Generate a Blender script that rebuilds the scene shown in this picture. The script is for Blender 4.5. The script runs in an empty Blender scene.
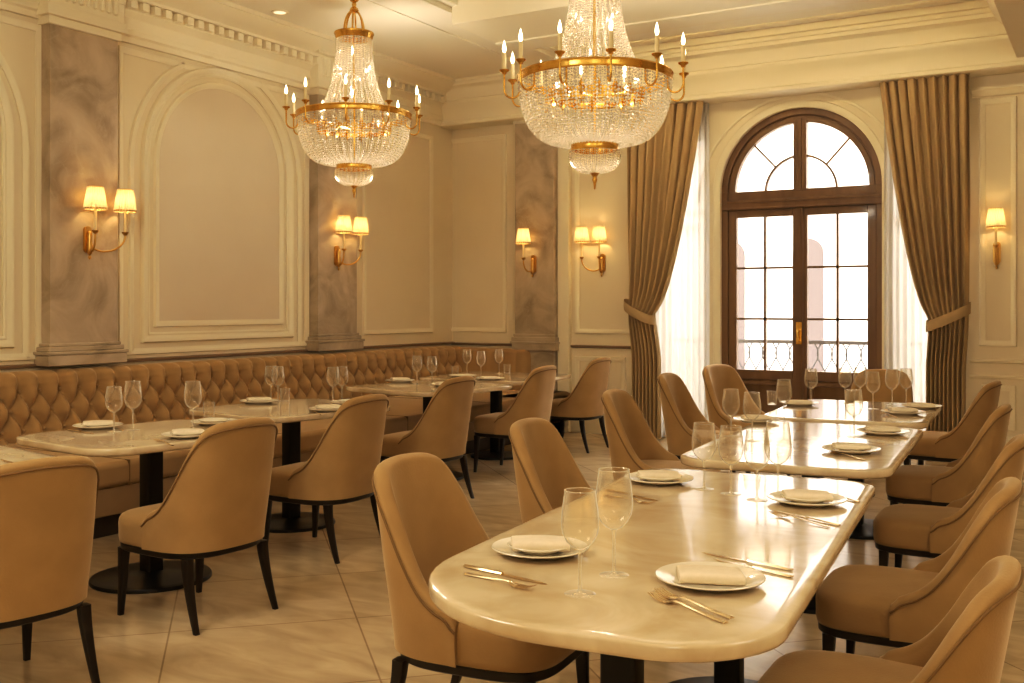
import bpy, bmesh, math, random
from mathutils import Vector, Matrix, Euler

random.seed(7)
PI = math.pi
R = math.radians
sc = bpy.context.scene
col = sc.collection
sin, cos = math.sin, math.cos

# ------------------------------------------------------------------ camera geometry
FPX, CX, HY, YAW, EYE = 1042.0, 512.0, 306.0, R(30.2), 1.40
SY, CY = sin(YAW), cos(YAW)

def at(px, py, z=0.0):
    """world point on the horizontal plane z seen at photo pixel (px, py)"""
    D = FPX * (EYE - z) / (py - HY)
    u = (px - CX) / FPX
    return (D * (-SY + u * CY), D * (CY + u * SY), z)

XW = -6.85          # left wall
YB = 10.36          # back wall
def ly(px, x=XW):   # y on a plane x = const
    u = (px - CX) / FPX
    return x * (CY + u * SY) / (-SY + u * CY)
def bx(px, y=YB):   # x on a plane y = const
    u = (px - CX) / FPX
    return y * (-SY + u * CY) / (CY + u * SY)

# ------------------------------------------------------------------ materials
def nt(name):
    m = bpy.data.materials.new(name); m.use_nodes = True
    n = m.node_tree.nodes; l = m.node_tree.links
    return m, n, l, n['Principled BSDF']

def mat(name, c, rough=.5, metal=0., c2=None, scale=5., bump=0., bscale=60., sheen=0., coat=0., spec=.5, detail=4., stretch=None, lo=.35, hi=.65):
    m, n, l, b = nt(name)
    b.inputs['Base Color'].default_value = (*c, 1)
    b.inputs['Roughness'].default_value = rough
    b.inputs['Metallic'].default_value = metal
    b.inputs['Specular IOR Level'].default_value = spec
    tc = n.new('ShaderNodeTexCoord'); src = tc.outputs['Object']
    if stretch:
        mp = n.new('ShaderNodeMapping'); mp.inputs['Scale'].default_value = stretch
        l.new(src, mp.inputs['Vector']); src = mp.outputs['Vector']
    if c2:
        t = n.new('ShaderNodeTexNoise'); t.inputs['Scale'].default_value = scale; t.inputs['Detail'].default_value = detail
        l.new(src, t.inputs['Vector'])
        r = n.new('ShaderNodeValToRGB')
        r.color_ramp.elements[0].position = lo; r.color_ramp.elements[0].color = (*c, 1)
        r.color_ramp.elements[1].position = hi; r.color_ramp.elements[1].color = (*c2, 1)
        l.new(t.outputs['Fac'], r.inputs['Fac']); l.new(r.outputs['Color'], b.inputs['Base Color'])
    if bump:
        t = n.new('ShaderNodeTexNoise'); t.inputs['Scale'].default_value = bscale
        l.new(src, t.inputs['Vector'])
        bp = n.new('ShaderNodeBump'); bp.inputs['Strength'].default_value = bump; bp.inputs['Distance'].default_value = .01
        l.new(t.outputs['Fac'], bp.inputs['Height']); l.new(bp.outputs['Normal'], b.inputs['Normal'])
    if sheen:
        b.inputs['Sheen Weight'].default_value = sheen
        b.inputs['Sheen Roughness'].default_value = .4
        b.inputs['Sheen Tint'].default_value = (1, .85, .62, 1)
    if coat:
        b.inputs['Coat Weight'].default_value = coat; b.inputs['Coat Roughness'].default_value = .08
    return m

M = {}
M['wall'] = mat('wall_plaster', (.80, .70, .51), .6, c2=(.77, .665, .48), scale=1.5)
M['panel'] = mat('panel_plaster', (.74, .64, .49), .65, c2=(.71, .61, .46), scale=1.2)
M['trim'] = mat('trim_paint', (.84, .75, .56), .5)
M['ceil'] = mat('ceiling_paint', (.86, .79, .64), .6)
M['rail'] = mat('rail_dark', (.26, .17, .10), .4)
M['velvet'] = mat('velvet', (.38, .24, .105), .75, c2=(.42, .27, .122), scale=7, sheen=.55, bump=.08, bscale=120, spec=.2)
M['velvet_seam'] = mat('velvet_seam', (.22, .13, .055), .8, sheen=.2, spec=.2)
M['bench'] = mat('bench_velvet', (.41, .26, .118), .75, c2=(.44, .285, .132), scale=4, sheen=.5, bump=.05, bscale=140, spec=.2)
M['bench_panel'] = mat('bench_panel', (.36, .235, .11), .6, c2=(.40, .265, .13), scale=4)
M['darkwood'] = mat('dark_wood', (.012, .007, .004), .35, c2=(.022, .012, .007), spec=.35, scale=12, stretch=(1, 1, .2))
M['blackmetal'] = mat('black_metal', (.012, .010, .009), .35, .6)
M['doorwood'] = mat('door_wood', (.155, .083, .036), .38, c2=(.205, .115, .054), scale=8, stretch=(1, 1, .12), coat=.2)
M['gold'] = mat('gold', (.80, .50, .14), .25, 1.0, c2=(.65, .38, .09), scale=14)
M['brass'] = mat('brass', (.62, .38, .12), .3, 1.0)
M['cutlery'] = mat('cutlery_metal', (.74, .58, .36), .2, 1.0)
M['china'] = mat('china', (.86, .78, .64), .18, coat=.4)
M['linen'] = mat('linen', (.86, .74, .58), .85, c2=(.82, .70, .54), scale=60, bump=.1, bscale=300)
M['curtain'] = mat('curtain_cloth', (.44, .32, .17), .85, c2=(.50, .365, .20), scale=9, sheen=.2, stretch=(1, 1, .1))
M['candle'] = mat('candle_tube', (.85, .70, .42), .5)
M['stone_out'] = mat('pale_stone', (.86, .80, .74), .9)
M['stone_win'] = mat('dark_recess', (.15, .115, .105), .8)  # even dark tone of the arched windows across the street
M['iron'] = mat('wrought_iron', (.16, .16, .17), .5, .3)
M['kick'] = mat('kick_board', (.035, .02, .012), .45)

def marble_pilaster():
    m, n, l, b = nt('pilaster_marble')
    tc = n.new('ShaderNodeTexCoord')
    mp = n.new('ShaderNodeMapping'); mp.inputs['Rotation'].default_value = (.5, .4, .3)
    l.new(tc.outputs['Object'], mp.inputs['Vector'])
    t = n.new('ShaderNodeTexNoise'); t.inputs['Scale'].default_value = 2.6; t.inputs['Detail'].default_value = 9; t.inputs['Distortion'].default_value = 1.2
    l.new(mp.outputs['Vector'], t.inputs['Vector'])
    r = n.new('ShaderNodeValToRGB')
    e = r.color_ramp.elements
    e[0].position = .28; e[0].color = (.30, .235, .155, 1)
    e[1].position = .75; e[1].color = (.62, .52, .39, 1)
    x = e.new(.5); x.color = (.47, .38, .27, 1)
    l.new(t.outputs['Fac'], r.inputs['Fac'])
    t2 = n.new('ShaderNodeTexNoise'); t2.inputs['Scale'].default_value = 3.4; t2.inputs['Detail'].default_value = 6; t2.inputs['Distortion'].default_value = 2.5
    l.new(mp.outputs['Vector'], t2.inputs['Vector'])
    r2 = n.new('ShaderNodeValToRGB'); e = r2.color_ramp.elements
    e[0].position = .485; e[0].color = (0, 0, 0, 1); e[1].position = .515; e[1].color = (0, 0, 0, 1)
    x = e.new(.5); x.color = (.28, .28, .28, 1)
    l.new(t2.outputs['Fac'], r2.inputs['Fac'])
    mx = n.new('ShaderNodeMix'); mx.data_type = 'RGBA'
    l.new(r2.outputs['Color'], mx.inputs['Factor']); l.new(r.outputs['Color'], mx.inputs['A'])
    mx.inputs['B'].default_value = (.52, .45, .35, 1)
    l.new(mx.outputs['Result'], b.inputs['Base Color'])
    b.inputs['Roughness'].default_value = .38
    return m
M['stone'] = marble_pilaster()

def table_marble():
    m, n, l, b = nt('table_marble')
    tc = n.new('ShaderNodeTexCoord')
    t = n.new('ShaderNodeTexNoise'); t.inputs['Scale'].default_value = 3; t.inputs['Detail'].default_value = 8; t.inputs['Distortion'].default_value = 1.5
    l.new(tc.outputs['Object'], t.inputs['Vector'])
    r = n.new('ShaderNodeValToRGB'); e = r.color_ramp.elements
    e[0].position = .32; e[0].color = (.58, .44, .27, 1)
    e[1].position = .62; e[1].color = (.77, .64, .46, 1)
    l.new(t.outputs['Fac'], r.inputs['Fac'])
    l.new(r.outputs['Color'], b.inputs['Base Color'])
    b.inputs['Roughness'].default_value = .14
    b.inputs['Specular IOR Level'].default_value = .65
    b.inputs['Coat Weight'].default_value = .5; b.inputs['Coat Roughness'].default_value = .05
    return m
M['marble'] = table_marble()

def floor_tiles():
    m, n, l, b = nt('floor_tiles')
    tc = n.new('ShaderNodeTexCoord')
    mp = n.new('ShaderNodeMapping'); mp.inputs['Rotation'].default_value = (0, 0, R(-45)); mp.inputs['Location'].default_value = (.28, .1, 0)
    l.new(tc.outputs['Object'], mp.inputs['Vector'])
    br = n.new('ShaderNodeTexBrick'); br.offset = 0; br.inputs['Scale'].default_value = 1
    br.inputs['Brick Width'].default_value = .8; br.inputs['Row Height'].default_value = .8
    br.inputs['Mortar Size'].default_value = .0045; br.inputs['Mortar Smooth'].default_value = .3; br.inputs['Bias'].default_value = 0
    br.inputs['Color1'].default_value = (.56, .445, .29, 1); br.inputs['Color2'].default_value = (.62, .50, .335, 1)
    br.inputs['Mortar'].default_value = (.36, .27, .17, 1)
    l.new(mp.outputs['Vector'], br.inputs['Vector'])
    t = n.new('ShaderNodeTexNoise'); t.inputs['Scale'].default_value = 2.2; t.inputs['Detail'].default_value = 9; t.inputs['Distortion'].default_value = 1.4
    mp2 = n.new('ShaderNodeMapping'); mp2.inputs['Scale'].default_value = (1, 2.4, 1); mp2.inputs['Rotation'].default_value = (0, 0, R(30))
    l.new(tc.outputs['Object'], mp2.inputs['Vector']); l.new(mp2.outputs['Vector'], t.inputs['Vector'])
    r = n.new('ShaderNodeValToRGB'); e = r.color_ramp.elements
    e[0].position = .3; e[0].color = (.80, .77, .72, 1); e[1].position = .72; e[1].color = (1.15, 1.13, 1.1, 1)
    l.new(t.outputs['Fac'], r.inputs['Fac'])
    mx = n.new('ShaderNodeMix'); mx.data_type = 'RGBA'; mx.blend_type = 'MULTIPLY'; mx.inputs['Factor'].default_value = 1
    l.new(br.outputs['Color'], mx.inputs['A']); l.new(r.outputs['Color'], mx.inputs['B'])
    l.new(mx.outputs['Result'], b.inputs['Base Color'])
    b.inputs['Roughness'].default_value = .22
    b.inputs['Specular IOR Level'].default_value = .5
    return m
M['floor'] = floor_tiles()

def glass_mat(name, tint=(.97, .96, .93), base=.05, edge=.7, power=2.5, rough=.02, edge_glint=0.):
    m = bpy.data.materials.new(name); m.use_nodes = True
    n = m.node_tree.nodes; l = m.node_tree.links; n.clear()
    o = n.new('ShaderNodeOutputMaterial'); mx = n.new('ShaderNodeMixShader')
    tr = n.new('ShaderNodeBsdfTransparent'); tr.inputs['Color'].default_value = (*tint, 1)
    g = n.new('ShaderNodeBsdfGlossy'); g.inputs['Roughness'].default_value = rough; g.inputs['Color'].default_value = (1, .97, .92, 1)
    lw = n.new('ShaderNodeLayerWeight'); lw.inputs['Blend'].default_value = .5
    p = n.new('ShaderNodeMath'); p.operation = 'POWER'; p.inputs[1].default_value = power
    a = n.new('ShaderNodeMath'); a.operation = 'MULTIPLY_ADD'; a.inputs[1].default_value = edge; a.inputs[2].default_value = base
    l.new(lw.outputs['Facing'], p.inputs[0]); l.new(p.outputs[0], a.inputs[0]); l.new(a.outputs[0], mx.inputs['Fac'])
    tl = n.new('ShaderNodeBsdfTranslucent'); tl.inputs['Color'].default_value = (1, .98, .94, 1)
    df = n.new('ShaderNodeBsdfDiffuse'); df.inputs['Color'].default_value = (1, .98, .94, 1)
    e1 = n.new('ShaderNodeMixShader'); e1.inputs['Fac'].default_value = .5; l.new(tl.outputs[0], e1.inputs[1]); l.new(df.outputs[0], e1.inputs[2])
    e2 = n.new('ShaderNodeMixShader'); e2.inputs['Fac'].default_value = edge_glint; l.new(g.outputs[0], e2.inputs[1]); l.new(e1.outputs[0], e2.inputs[2])  # white mixed into the edges imitates window light caught by the glass
    l.new(tr.outputs[0], mx.inputs[1]); l.new(e2.outputs[0], mx.inputs[2]); l.new(mx.outputs[0], o.inputs['Surface'])
    return m
M['glass'] = glass_mat('wine_glass_clear', (.97, .955, .92), .07, .93, 1.9, edge_glint=.5)
M['glass_rim'] = glass_mat('glass_stem_clear', (.97, .96, .93), .30, .6, 1.5, edge_glint=.5)
M['pane'] = glass_mat('window_glass', (.98, .98, .98), .03, .4, 3.0)

def crystal():
    m = bpy.data.materials.new('crystal_beads'); m.use_nodes = True
    n = m.node_tree.nodes; l = m.node_tree.links; n.clear()
    o = n.new('ShaderNodeOutputMaterial'); mx = n.new('ShaderNodeMixShader'); mx.inputs['Fac'].default_value = .76
    tr = n.new('ShaderNodeBsdfTransparent'); tr.inputs['Color'].default_value = (1, .95, .86, 1)
    g = n.new('ShaderNodeBsdfGlossy'); g.inputs['Roughness'].default_value = .06; g.inputs['Color'].default_value = (1, .95, .84, 1)
    tl = n.new('ShaderNodeBsdfTranslucent'); tl.inputs['Color'].default_value = (.93, .90, .84, 1)
    mx2 = n.new('ShaderNodeMixShader'); mx2.inputs['Fac'].default_value = .5
    l.new(tl.outputs[0], mx2.inputs[1]); l.new(g.outputs[0], mx2.inputs[2])
    l.new(tr.outputs[0], mx.inputs[1]); l.new(mx2.outputs[0], mx.inputs[2]); l.new(mx.outputs[0], o.inputs['Surface'])
    return m
M['crystal'] = crystal()

def emis(name, c, s, sampling=False):
    m = bpy.data.materials.new(name); m.use_nodes = True
    b = m.node_tree.nodes['Principled BSDF']
    b.inputs['Base Color'].default_value = (*c, 1)
    b.inputs['Emission Color'].default_value = (*c, 1); b.inputs['Emission Strength'].default_value = s
    if not sampling: m.cycles.emission_sampling = 'NONE'
    return m
M['flame'] = emis('lit_bulb', (1, .80, .48), 7)
M['downlight'] = emis('downlight_lens', (1, .86, .6), .6)

def shade_mat():
    m = bpy.data.materials.new('pleated_lampshade'); m.use_nodes = True
    n = m.node_tree.nodes; l = m.node_tree.links; n.clear()
    o = n.new('ShaderNodeOutputMaterial')
    d = n.new('ShaderNodeBsdfDiffuse'); d.inputs['Color'].default_value = (.85, .70, .46, 1)
    t = n.new('ShaderNodeBsdfTranslucent'); t.inputs['Color'].default_value = (.46, .35, .20, 1)
    mx = n.new('ShaderNodeMixShader'); mx.inputs['Fac'].default_value = .5
    e = n.new('ShaderNodeEmission'); e.inputs['Color'].default_value = (1, .72, .36, 1); e.inputs['Strength'].default_value = .12
    ad = n.new('ShaderNodeAddShader')
    l.new(d.outputs[0], mx.inputs[1]); l.new(t.outputs[0], mx.inputs[2])
    l.new(mx.outputs[0], ad.inputs[0]); l.new(e.outputs[0], ad.inputs[1]); l.new(ad.outputs[0], o.inputs['Surface'])
    m.cycles.emission_sampling = 'NONE'
    return m
M['shade'] = shade_mat()

def sheer_mat():
    m = bpy.data.materials.new('sheer_voile'); m.use_nodes = True
    n = m.node_tree.nodes; l = m.node_tree.links; n.clear()
    o = n.new('ShaderNodeOutputMaterial')
    d = n.new('ShaderNodeBsdfDiffuse'); d.inputs['Color'].default_value = (.92, .88, .82, 1)
    t = n.new('ShaderNodeBsdfTranslucent'); t.inputs['Color'].default_value = (.58, .56, .53, 1)
    tr = n.new('ShaderNodeBsdfTransparent')
    a = n.new('ShaderNodeMixShader'); a.inputs['Fac'].default_value = .6
    b = n.new('ShaderNodeMixShader'); b.inputs['Fac'].default_value = .06
    l.new(d.outputs[0], a.inputs[1]); l.new(t.outputs[0], a.inputs[2])
    l.new(a.outputs[0], b.inputs[1]); l.new(tr.outputs[0], b.inputs[2]); l.new(b.outputs[0], o.inputs['Surface'])
    return m
M['sheer'] = sheer_mat()

# ------------------------------------------------------------------ mesh builder
class MB:
    def __init__(self): self.v = []; self.f = []
    def add(self, vs, fs):
        o = len(self.v); self.v += [tuple(p) for p in vs]; self.f += [tuple(i + o for i in q) for q in fs]; return self
    def box(self, c, s, rz=0., taper=None):
        x, y, z = s[0] / 2, s[1] / 2, s[2] / 2
        tx, ty = taper or (1, 1)
        pts = [(-x, -y, -z), (x, -y, -z), (x, y, -z), (-x, y, -z), (-x * tx, -y * ty, z), (x * tx, -y * ty, z), (x * tx, y * ty, z), (-x * tx, y * ty, z)]
        cr, sr = cos(rz), sin(rz)
        pts = [(c[0] + a * cr - b * sr, c[1] + a * sr + b * cr, c[2] + d) for a, b, d in pts]
        return self.add(pts, [(3, 2, 1, 0), (4, 5, 6, 7), (0, 1, 5, 4), (1, 2, 6, 5), (2, 3, 7, 6), (3, 0, 4, 7)])
    def box2(self, a, b):
        return self.box([(a[i] + b[i]) / 2 for i in range(3)], [abs(b[i] - a[i]) for i in range(3)])
    def grid(self, rows, close_u=False, close_v=False):
        nr, nc = len(rows), len(rows[0]); vs = [p for r in rows for p in r]; fs = []
        for i in range(nr if close_v else nr - 1):
            for j in range(nc if close_u else nc - 1):
                i2, j2 = (i + 1) % nr, (j + 1) % nc
                fs.append((i * nc + j, i * nc + j2, i2 * nc + j2, i2 * nc + j))
        return self.add(vs, fs)
    def lathe(self, prof, n=24, c=(0, 0, 0)):
        rows = [[(c[0] + r * cos(2 * PI * k / n), c[1] + r * sin(2 * PI * k / n), c[2] + z) for k in range(n)] for r, z in prof]
        return self.grid(rows, close_u=True)
    def tube(self, pts, r, n=8, cap=True):
        pts = [Vector(p) for p in pts]; rr = r if isinstance(r, (list, tuple)) else [r] * len(pts)
        rows = []; prev = None
        for i, p in enumerate(pts):
            t = (pts[min(i + 1, len(pts) - 1)] - pts[max(i - 1, 0)]).normalized()
            if prev is None:
                a = t.orthogonal().normalized()
            else:
                a = (prev - t * prev.dot(t))
                a = a.normalized() if a.length > 1e-6 else t.orthogonal().normalized()
            prev = a; b = t.cross(a)
            rows.append([tuple(p + (a * cos(2 * PI * k / n) + b * sin(2 * PI * k / n)) * rr[i]) for k in range(n)])
        o = len(self.v); self.grid(rows, close_u=True)
        if cap:
            self.f.append(tuple(o + k for k in range(n))[::-1]); m = o + (len(pts) - 1) * n
            self.f.append(tuple(m + k for k in range(n)))
        return self
    def ball(self, c, r, n=8, m=6, sz=1.):
        return self.lathe([(r * sin(PI * i / m) if 0 < i < m else 0.00001, -r * sz * cos(PI * i / m)) for i in range(m + 1)], n, c)
    def prism(self, poly, z0, z1, mapf=lambda x, y, z: (x, y, z)):
        n = len(poly)
        vs = [mapf(x, y, z0) for x, y in poly] + [mapf(x, y, z1) for x, y in poly]
        return self.add(vs, [tuple(range(n))[::-1], tuple(range(n, 2 * n))] + [(i, (i + 1) % n, n + (i + 1) % n, n + i) for i in range(n)])
    def build(self, name, m, parent=None, smooth=False, bevel=0., doubles=True, ang=40, segs=2):
        me = bpy.data.meshes.new(name); me.from_pydata(self.v, [], self.f)
        bm = bmesh.new(); bm.from_mesh(me)
        if doubles and not bevel: bmesh.ops.remove_doubles(bm, verts=bm.verts, dist=1e-5)
        bmesh.ops.recalc_face_normals(bm, faces=bm.faces)
        if smooth:
            for f in bm.faces: f.smooth = True
            for e in bm.edges:
                if len(e.link_faces) == 2 and e.calc_face_angle(0) > R(ang): e.smooth = False
        bm.to_mesh(me); bm.free()
        me.materials.append(m)
        o = bpy.data.objects.new(name, me); col.objects.link(o)
        if parent: o.parent = parent
        if bevel:
            b = o.modifiers.new('bevel', 'BEVEL'); b.width = bevel; b.segments = segs; b.limit_method = 'ANGLE'
            for p in me.polygons: p.use_smooth = True
            b.harden_normals = True
        return o

def tag(o, label, cat, group=None, kind=None):
    o['label'] = label; o['category'] = cat
    if group: o['group'] = group
    if kind: o['kind'] = kind
    return o
def empty(name, loc=(0, 0, 0), rz=0.):
    o = bpy.data.objects.new(name, None); col.objects.link(o); o.location = loc; o.rotation_euler = (0, 0, rz)
    o.empty_display_size = .1
    return o
def copy_tree(o, parent=None):
    c = o.copy(); col.objects.link(c)
    if parent: c.parent = parent
    for ch in [x for x in kids.get(o, [])]:
        copy_tree_child(ch, c)
    return c
def copy_tree_child(o, parent):
    c = o.copy(); col.objects.link(c); c.parent = parent
    for ch in o.children: copy_tree_child(ch, c)
kids = {}
def register(o): kids[o] = list(o.children); return o
used = set()
def place(proto, loc, rz, label, cat, group, scale=None):
    if proto in used: o = copy_tree(proto)
    else: used.add(proto); o = proto
    o.location = loc; o.rotation_euler = (0, 0, rz)
    if scale: o.scale = scale
    return tag(o, label, cat, group)
def structure(o): o['kind'] = 'structure'; return o

def rrect(hx, hy, r, n=8):
    p = []; q = r if isinstance(r, (tuple, list)) else (r,) * 4     # corners: far right, far left, near left, near right
    for cx, cy, a0, r in ((hx - q[0], hy - q[0], 0, q[0]), (-hx + q[1], hy - q[1], 90, q[1]), (-hx + q[2], -hy + q[2], 180, q[2]), (hx - q[3], -hy + q[3], 270, q[3])):
        for k in range(n + 1):
            a = R(a0 + 90 * k / n); p.append((cx + r * cos(a), cy + r * sin(a)))
    return p
def offset_path(path, d, closed=True):
    n = len(path); out = []
    for i in range(n):
        p = Vector(path[i]); a = Vector(path[i - 1]) if (closed or i > 0) else None; b = Vector(path[(i + 1) % n]) if (closed or i < n - 1) else None
        n1 = n2 = None
        if a is not None: e = (p - a).normalized(); n1 = Vector((e.y, -e.x))
        if b is not None: e = (b - p).normalized(); n2 = Vector((e.y, -e.x))
        if n1 is None: n1 = n2
        if n2 is None: n2 = n1
        m = (n1 + n2)
        m = m.normalized() if m.length > 1e-6 else n1
        k = max(.35, m.dot(n1)); out.append(tuple(p + m * (d / k)))
    return out
def moulding(mb, path, prof, mapf, closed=True):
    """sweep profile [(d outward, h off the wall)] along a counter-clockwise 2-D path"""
    rows = [[mapf(x, y, h) for x, y in offset_path(path, d, closed)] for d, h in prof]
    mb.grid(rows, close_u=closed)
    return mb
def arch_path(cx, hw, z0, zs, n=28):
    p = [(cx - hw, z0), (cx + hw, z0)]
    p += [(cx + hw * cos(PI * k / n), zs + hw * sin(PI * k / n)) for k in range(n + 1)]
    return p
def rect_path(x0, x1, z0, z1): return [(x0, z0), (x1, z0), (x1, z1), (x0, z1)]
PROF = [(-.045, 0), (-.045, .012), (-.03, .02), (-.018, .014), (-.006, .02), (.012, .034), (.03, .034), (.04, .018), (.04, 0)]
PROFS = [(-.028, 0), (-.028, .01), (-.012, .014), (0, .022), (.018, .022), (.026, 0)]
leftmap = lambda y, z, h: (XW + h, y, z)
backmap = lambda x, z, h: (x, YB - h, z)

# ------------------------------------------------------------------ room shell
ZC = 4.05
XR, YN = 2.7, -2.2
structure(MB().box2((XW - .3, YN, -.1), (XR + .2, YB + .02, 0)).build('floor', M['floor']))
wl = structure(MB().box2((XW - .3, YN, -.1), (XW, YB + .3, ZC + .2)).build('wall_left', M['wall']))
structure(MB().box2((XR, YN, -.1), (XR + .2, YB + .3, ZC + .2)).build('wall_right', M['wall']))
structure(MB().box2((XW - .3, YN - .2, -.1), (XR + .2, YN, ZC + .2)).build('wall_front', M['wall']))

# back wall with the arched opening and two side openings behind the sheers
ACX, AR, ASP = (bx(722) + bx(880)) / 2, .80, 2.57
SW = [(-4.36, -3.70, .12, 3.2), (-1.83, -1.22, .12, 3.2)]
def back_wall():
    mb = MB(); zt = ZC + .2
    def q(x0, x1, z0, z1): mb.add([(x0, YB, z0), (x1, YB, z0), (x1, YB, z1), (x0, YB, z1)], [(0, 1, 2, 3)])
    zs = [0, .12, ASP, 3.2, zt]
    def column(x0, x1, hole=None):
        for a, b in zip(zs[:-1], zs[1:]):
            if hole and a >= hole[0] - 1e-6 and b <= hole[1] + 1e-6: continue
            q(x0, x1, a, b)
    column(XW - .3, SW[0][0]); column(SW[0][0], SW[0][1], (.12, 3.2)); column(SW[0][1], ACX - AR)
    column(ACX + AR, SW[1][0]); column(SW[1][0], SW[1][1], (.12, 3.2)); column(SW[1][1], XR + .2)
    n = 36
    pts = [(ACX - AR * cos(PI * k / n), ASP + AR * sin(PI * k / n)) for k in range(n + 1)]
    for (xa, za), (xb, zb) in zip(pts[:-1], pts[1:]):
        mb.add([(xa, YB, za), (xb, YB, zb), (xb, YB, zt), (xa, YB, zt)], [(0, 1, 2, 3)])
    o = mb.build('wall_back', M['wall'])
    s = o.modifiers.new('thick', 'SOLIDIFY'); s.thickness = .28; s.offset = -1
    for p in o.data.polygons:
        pass
    return o
wb = structure(back_wall())
# make sure the wall thickens outwards (towards +y)
if wb.data.polygons[0].normal.y > 0: wb.modifiers['thick'].offset = 1

# ceiling with soffits and beams
structure(MB().box2((XW - .3, YN, ZC), (XR + .2, YB + .3, ZC + .2)).build('ceiling', M['ceil']))
SOFZ = 3.97
def beam(name, a, b): return structure(MB().box2(a, b).build(name, M['ceil']))
b1 = MB().box2((XW, YN, SOFZ), (-5.02, YB, ZC)); b1.box2((-5.02, YN, SOFZ + .03), (-4.94, YB, ZC)); b1.box2((-5.5, YN, SOFZ - .012), (-5.44, YB, SOFZ)); b1.box2((-5.12, YN, SOFZ - .02), (-5.02, YB, SOFZ))
structure(b1.build('trim_1', M['ceil'], bevel=.008))
b2 = MB().box2((-5.0, 7.55, 3.84), (-.78, 8.38, ZC)); b2.box2((-5.0, 8.38, 3.90), (-.78, 8.44, ZC)); b2.box2((-5.0, 8.28, 3.825), (-.78, 8.40, 3.86)); b2.box2((-5.0, 8.40, 3.84), (-.78, 8.66, 3.86)); b2.box2((-5.0, 8.64, 3.84), (-.78, 8.66, 3.93))  # last two boxes: ledge and lip added to hide the ceiling fill strip
structure(b2.build('trim_2', M['trim'], bevel=.008))

CORN = [(0, 3.50), (.035, 3.50), (.035, 3.545), (.055, 3.56), (.055, 3.60), (.05, 3.61), (.05, 3.69), (.085, 3.72), (.11, 3.735), (.11, 3.81), (.16, 3.815), (.16, 3.84), (.19, 3.855),
        (.24, 3.87), (.30, 3.90), (.34, 3.935), (.36, 3.935), (.36, 3.975), (.40, 3.975), (.40, ZC), (0, ZC)]
lc = MB(); rows = [[(XW + d, YN, z), (XW + d, YB, z)] for d, z in CORN]; lc.grid(rows)
lc = structure(lc.build('trim_3', M['trim'], smooth=True, ang=25))
dn = MB()
y = 4.9
while y < 10.2:
    dn.box((XW + .135, y, 3.775), (.055, .062, .062)); y += .115
dn.build('dentils', M['trim'], lc)
CORNB = [(0, 3.49), (.27, 3.49), (.29, 3.50), (.29, 3.53), (.27, 3.545), (.27, 3.56), (.28, 3.62), (.31, 3.69), (.335, 3.72), (.345, 3.745), (.345, 3.765), (.36, 3.77), (.37, 3.82), (.41, 3.88),
         (.45, 3.90), (.47, 3.905), (.47, 3.94), (.49, 3.945), (.49, 3.98), (.53, 3.985), (.53, ZC), (0, ZC)]
bc = MB(); rows = [[(XW, YB - d, z), (-.40, YB - d, z)] for d, z in CORNB]; bc.grid(rows)
bc = structure(bc.build('trim_4', M['trim'], smooth=True, ang=25))
dn = MB(); x = XW + .5
# right-hand dropped beam with its own cornice
rb = MB().box2((-.74, YN, 3.57), (XR, YB, ZC))
rows = [[(-.74 - d * .9, YN, z + .04), (-.74 - d * .9, YB, z + .04)] for d, z in [(0, 3.53), (.03, 3.53), (.03, 3.60), (.07, 3.64), (.07, 3.70), (.12, 3.78), (.2, 3.86), (.24, 3.92), (.24, 4.02)]]
rb.grid(rows)
structure(rb.build('trim_5', M['trim'], smooth=True, ang=25))
# moulded frame on the ceiling panel near the window
cf = MB(); moulding(cf, [(-4.7, 8.85), (-1.15, 8.85), (-1.15, 9.66), (-4.7, 9.66)], PROFS, lambda x, y, h: (x, y, ZC - h))
structure(cf.build('trim_6', M['trim'], smooth=True))

# chair rail and wainscot
def rail_profile(mb, z, mapf, a, b, s=1.):
    prof = [(z - .018, 0), (z - .016, .012), (z - .010, .03), (z + .006, .035), (z + .012, .025), (z + .014, 0)]
    mb.grid([[mapf(a, zz, h * s), mapf(b, zz, h * s)] for zz, h in prof])
rm = MB(); rail_profile(rm, .965, leftmap, YN, YB); structure(rm.build('trim_7', M['rail'], smooth=True))
rm = MB(); rail_profile(rm, .955, backmap, XW, bx(632)); structure(rm.build('trim_8', M['rail'], smooth=True))
rm = MB(); rail_profile(rm, .90, backmap, bx(970), XR); rail_profile(rm, .76, backmap, bx(970), XR); structure(rm.build('trim_9', M['trim'], smooth=True))
bb = MB(); bb.box2((-5.7, YB - .03, 0), (SW[0][0] - .02, YB, .2)); bb.box2((-5.7, YB - .018, .2), (SW[0][0] - .02, YB, .225))
bb.box2((SW[1][1], YB - .03, 0), (XR, YB, .2)); bb.box2((SW[1][1], YB - .018, .2), (XR, YB, .225))
structure(bb.build('baseboard_back', M['trim'], bevel=.005))
bb = MB().box2((XW, YN, 0), (XW + .03, YB, .2)); structure(bb.build('baseboard_left', M['trim'], bevel=.005))

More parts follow.
